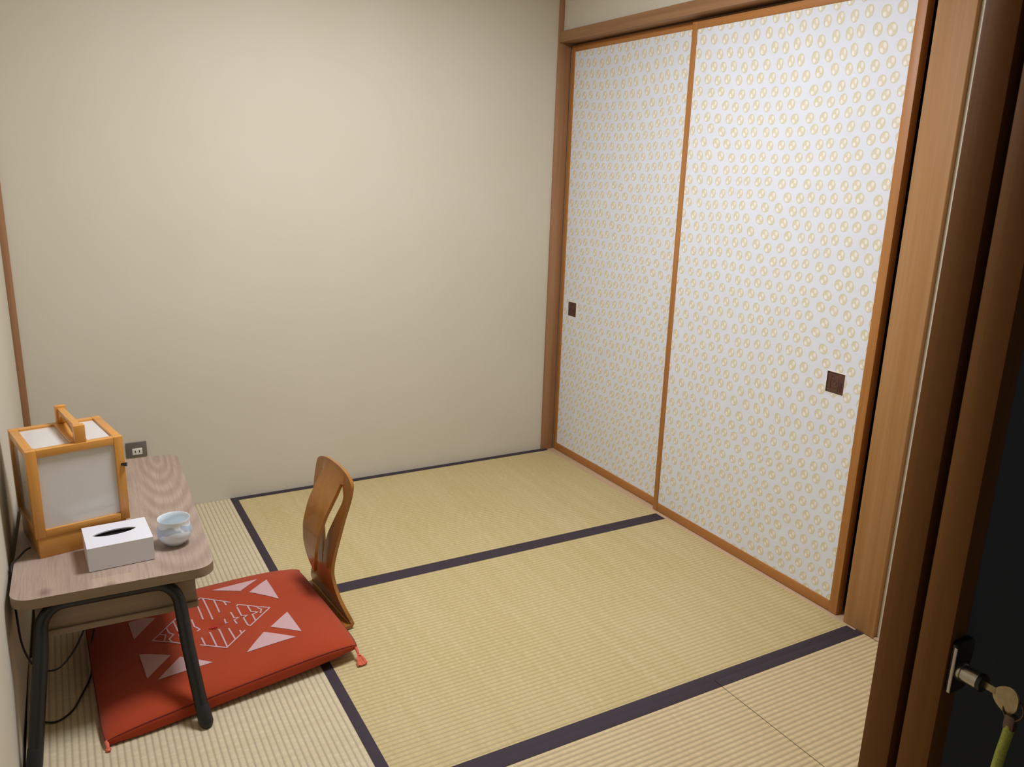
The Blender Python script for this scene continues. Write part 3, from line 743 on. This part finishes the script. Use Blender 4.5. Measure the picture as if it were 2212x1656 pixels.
for j in range(NG):
    for i in range(NG):
        bm.faces.new([G[j][i], G[j][i + 1], G[j + 1][i + 1], G[j + 1][i]])
        q4 = [Gb[j][i], Gb[j + 1][i], Gb[j + 1][i + 1], Gb[j][i + 1]]
        bm.faces.new(q4)
for k in range(NG):
    for (A_, B_2) in (((0, k), (0, k + 1)), ((NG, k), (NG, k + 1)), ((k, 0), (k + 1, 0)), ((k, NG), (k + 1, NG))):
        bm.faces.new([G[A_[0]][A_[1]], G[B_2[0]][B_2[1]], Gb[B_2[0]][B_2[1]], Gb[A_[0]][A_[1]]])
cush = finish(bm, 'floor_cushion', M_cush, angle=70, label='orange-red square floor cushion with a pale geometric print, under the desk', cat='cushion')
# dark seam line round the rim
bm = bmesh.new(); pth = []
for k in range(160):
    q = k / 40; s_ = int(q); f_ = q - s_
    a, b = {0: (-1 + 2 * f_, -1), 1: (1, -1 + 2 * f_), 2: (1 - 2 * f_, 1), 3: (-1, 1 - 2 * f_)}[s_]
    p_ = rimpt(a * 0.994, b * 0.990); pth.append((p_.x, p_.y, p_.z + tz(a * 0.994, b * 0.990) - 0.0002))
pth.append(pth[0]); tube(bm, pth, 0.0013, 6, cap=False); finish(bm, 'seam', M_seam, cush)
# inverse map world xy -> (a,b) to drape the print
def inv(x, y):
    a = b = 0.0
    for _ in range(12):
        p_ = rimpt(a, b); h = 1e-3; pa = rimpt(a + h, b); pb = rimpt(a, b + h)
        j11, j12, j21, j22 = (pa.x - p_.x) / h, (pb.x - p_.x) / h, (pa.y - p_.y) / h, (pb.y - p_.y) / h
        det = j11 * j22 - j12 * j21; ex, ey = x - p_.x, y - p_.y
        a += (j22 * ex - j12 * ey) / det; b += (-j21 * ex + j11 * ey) / det
    return a, b
def drape(bm):
    for vv in bm.verts:
        a, b = inv(vv.co.x, vv.co.y); p_ = rimpt(a, b); vv.co.z = p_.z + tz(a, b) + 0.0011
def poly_print(polys):
    bm = bmesh.new()
    for pts in polys:
        f = bm.faces.new([bm.verts.new((x, y, 0)) for x, y in pts])
    bmesh.ops.triangulate(bm, faces=list(bm.faces))
    for _ in range(3): bmesh.ops.subdivide_edges(bm, edges=[e for e in bm.edges if e.calc_length() > 0.02], cuts=1, use_grid_fill=True)
    bmesh.ops.triangulate(bm, faces=list(bm.faces))
    drape(bm); return bm
TRI = {
 1: [(0.517, -0.902), (0.659, -0.895), (0.594, -0.952)], 2: [(0.617, -0.971), (0.683, -0.912), (0.69, -1.045)],
 3: [(0.63, -1.195), (0.694, -1.133), (0.704, -1.257)], 4: [(0.544, -1.287), (0.607, -1.212), (0.683, -1.276)],
 5: [(0.272, -0.969), (0.312, -0.968), (0.344, -0.987), (0.279, -1.068)], 6: [(0.285, -1.148), (0.324, -1.170), (0.36, -1.2), (0.293, -1.275)],
 7: [(0.316, -1.295), (0.381, -1.22), (0.455, -1.289)], 8: [(0.322, -0.905), (0.452, -0.903), (0.392, -0.955)]}
for k, pts in TRI.items():
    finish(poly_print([pts]), 'printed_triangle', M_motif, cush)
LINES = [  # printed outline figures: the four facets of the central diamond and their inner bars
 ([(0.566, -1.036), (0.571, -1.027), (0.653, -1.086), (0.581, -1.159), (0.575, -1.153)], 0), ([(0.566, -1.040), (0.570, -1.091), (0.584, -1.097), (0.572, -1.106), (0.575, -1.153)], 0),
 ([(0.596, -1.046), (0.599, -1.083), (0.615, -1.093), (0.599, -1.1), (0.600, -1.141)], 0), ([(0.544, -1.059), (0.548, -1.090), (0.560, -1.096), (0.546, -1.104), (0.549, -1.129)], 0),
 ([(0.522, -1.084), (0.522, -1.103), (0.529, -1.106)], 0), ([(0.620, -1.068), (0.629, -1.084), (0.622, -1.103)], 0),
 ([(0.455, -0.957), (0.477, -0.934), (0.554, -1.005)], 0), ([(0.462, -0.951), (0.466, -1.06)], 0), ([(0.484, -0.942), (0.491, -1.071)], 0), ([(0.512, -0.969), (0.515, -1.045)], 0), ([(0.537, -0.990), (0.540, -1.015)], 0),
 ([(0.437, -1.189), (0.500, -1.240), (0.563, -1.176)], 0), ([(0.447, -1.154), (0.450, -1.198)], 0), ([(0.472, -1.125), (0.477, -1.220)], 0), ([(0.498, -1.118), (0.502, -1.237)], 0), ([(0.523, -1.141), (0.529, -1.212)], 0), ([(0.549, -1.168), (0.551, -1.188)], 0),
 ([(0.400, -1.016), (0.324, -1.100), (0.396, -1.153), (0.394, -1.105)], 0), ([(0.388, -1.032), (0.393, -1.086), (0.407, -1.103)], 0), ([(0.366, -1.054), (0.370, -1.085), (0.380, -1.098), (0.366, -1.115), (0.373, -1.138)], 0), ([(0.344, -1.078), (0.360, -1.090), (0.353, -1.118)], 0),
 ([(0.436, -1.045), (0.438, -1.085), (0.450, -1.103), (0.441, -1.112)], 0), ([(0.412, -1.000), (0.416, -1.060)], 0), ([(0.416, -1.118), (0.420, -1.160)], 0)]
def ribbon(pts, w_=0.0045):
    out_ = []
    P = [Vector((x, y)) for x, y in pts]
    for i, p_ in enumerate(P):
        d1 = (p_ - P[i - 1]).normalized() if i else (P[1] - P[0]).normalized()
        d2 = (P[i + 1] - p_).normalized() if i < len(P) - 1 else d1
        n1 = Vector((-d1.y, d1.x)); n2 = Vector((-d2.y, d2.x)); mtr = (n1 + n2).normalized(); mtr *= (w_ / 2) / max(0.35, mtr.dot(n1)); out_.append((p_ - mtr, p_ + mtr))
    return [[tuple(a[0]), tuple(b[0]), tuple(b[1]), tuple(a[1])] for a, b in zip(out_, out_[1:])]
bm = bmesh.new(); pl = []
for pts, _ in LINES: pl += ribbon(pts)
finish(poly_print(pl), 'printed_lines', M_motif, cush)
# centre tuft of thread
bm = bmesh.new(); cx, cy = 0.489, -1.098; a, b = inv(cx, cy); p_ = rimpt(a, b); z0 = p_.z + tz(a, b)
for k in range(9):
    an = k * 0.72; r1 = 0.008 + 0.012 * random.random()
    tube(bm, smooth_path([(cx, cy, z0), (cx + r1 * 0.5 * math.cos(an), cy + r1 * 0.3 * math.sin(an), z0 + 0.004), (cx + r1 * 1.3 * math.cos(an), cy + r1 * 0.6 * math.sin(an), z0 + 0.003)], 3), 0.0010, 5)
finish(bm, 'centre_tuft', plain('red_thread', lin((190, 58, 44)), 0.8), cush)
# corner tassels
def tassel(base, dirv, length, w_, lbl=None):
    bm = bmesh.new(); base = Vector(base); dv = Vector(dirv).normalized(); side = dv.cross(Vector((0, 0, 1))).normalized()
    tube(bm, [base, base + dv * 0.010 + Vector((0, 0, -0.004)), base + dv * 0.016 + Vector((0, 0, -0.010))], [0.005, 0.0045, 0.0035], 10)
    hd = base + dv * 0.016 + Vector((0, 0, -0.010))
    for k in range(22):
        f_ = (k / 21 - 0.5) * 2; e = hd + dv * length * (1 - 0.12 * f_ * f_) + side * f_ * w_; e.z = 0.003 + 0.004 * random.random()
        mid = hd + dv * length * 0.5 + side * f_ * w_ * 0.75; mid.z = hd.z * 0.55 + 0.006 * random.random()
        tube(bm, smooth_path([hd + side * f_ * 0.0015, mid, e], 3), 0.0013, 5)
    nk = hd + dv * 0.004; tube(bm, [nk, nk + dv * 0.004 + Vector((0, 0, -0.002))], [0.0045, 0.005], 10)
    return finish(bm, 'tassel', M_tass, cush, label=lbl)
tassel(tuple(rimpt(1, -1) + Vector((-0.004, 0.004, -0.004))), (0.16, -1.0, -0.25), 0.032, 0.015, 'coral thread tassel')
tassel(tuple(rimpt(-1, -1) + Vector((0.003, 0.006, 0.0))), (0.10, -1.0, 0), 0.006, 0.006)
tassel(tuple(rimpt(1, 1) + Vector((-0.004, -0.004, -0.002))), (0.6, 0.8, 0), 0.010, 0.006)

# ------------------------------------------------------------------ round ceiling lamp (above the frame, it lights the room)
cl = empty('ceiling_light', (LAMP[0], LAMP[1], H), label='round white ceiling lamp above the middle of the room', cat='lamp')
bm = bmesh.new(); lathe(bm, [(0, -0.001), (0.26, -0.001), (0.265, -0.02), (0.26, -0.09), (0.25, -0.1)], 48); finish(bm, 'housing', M_ivory, cl)
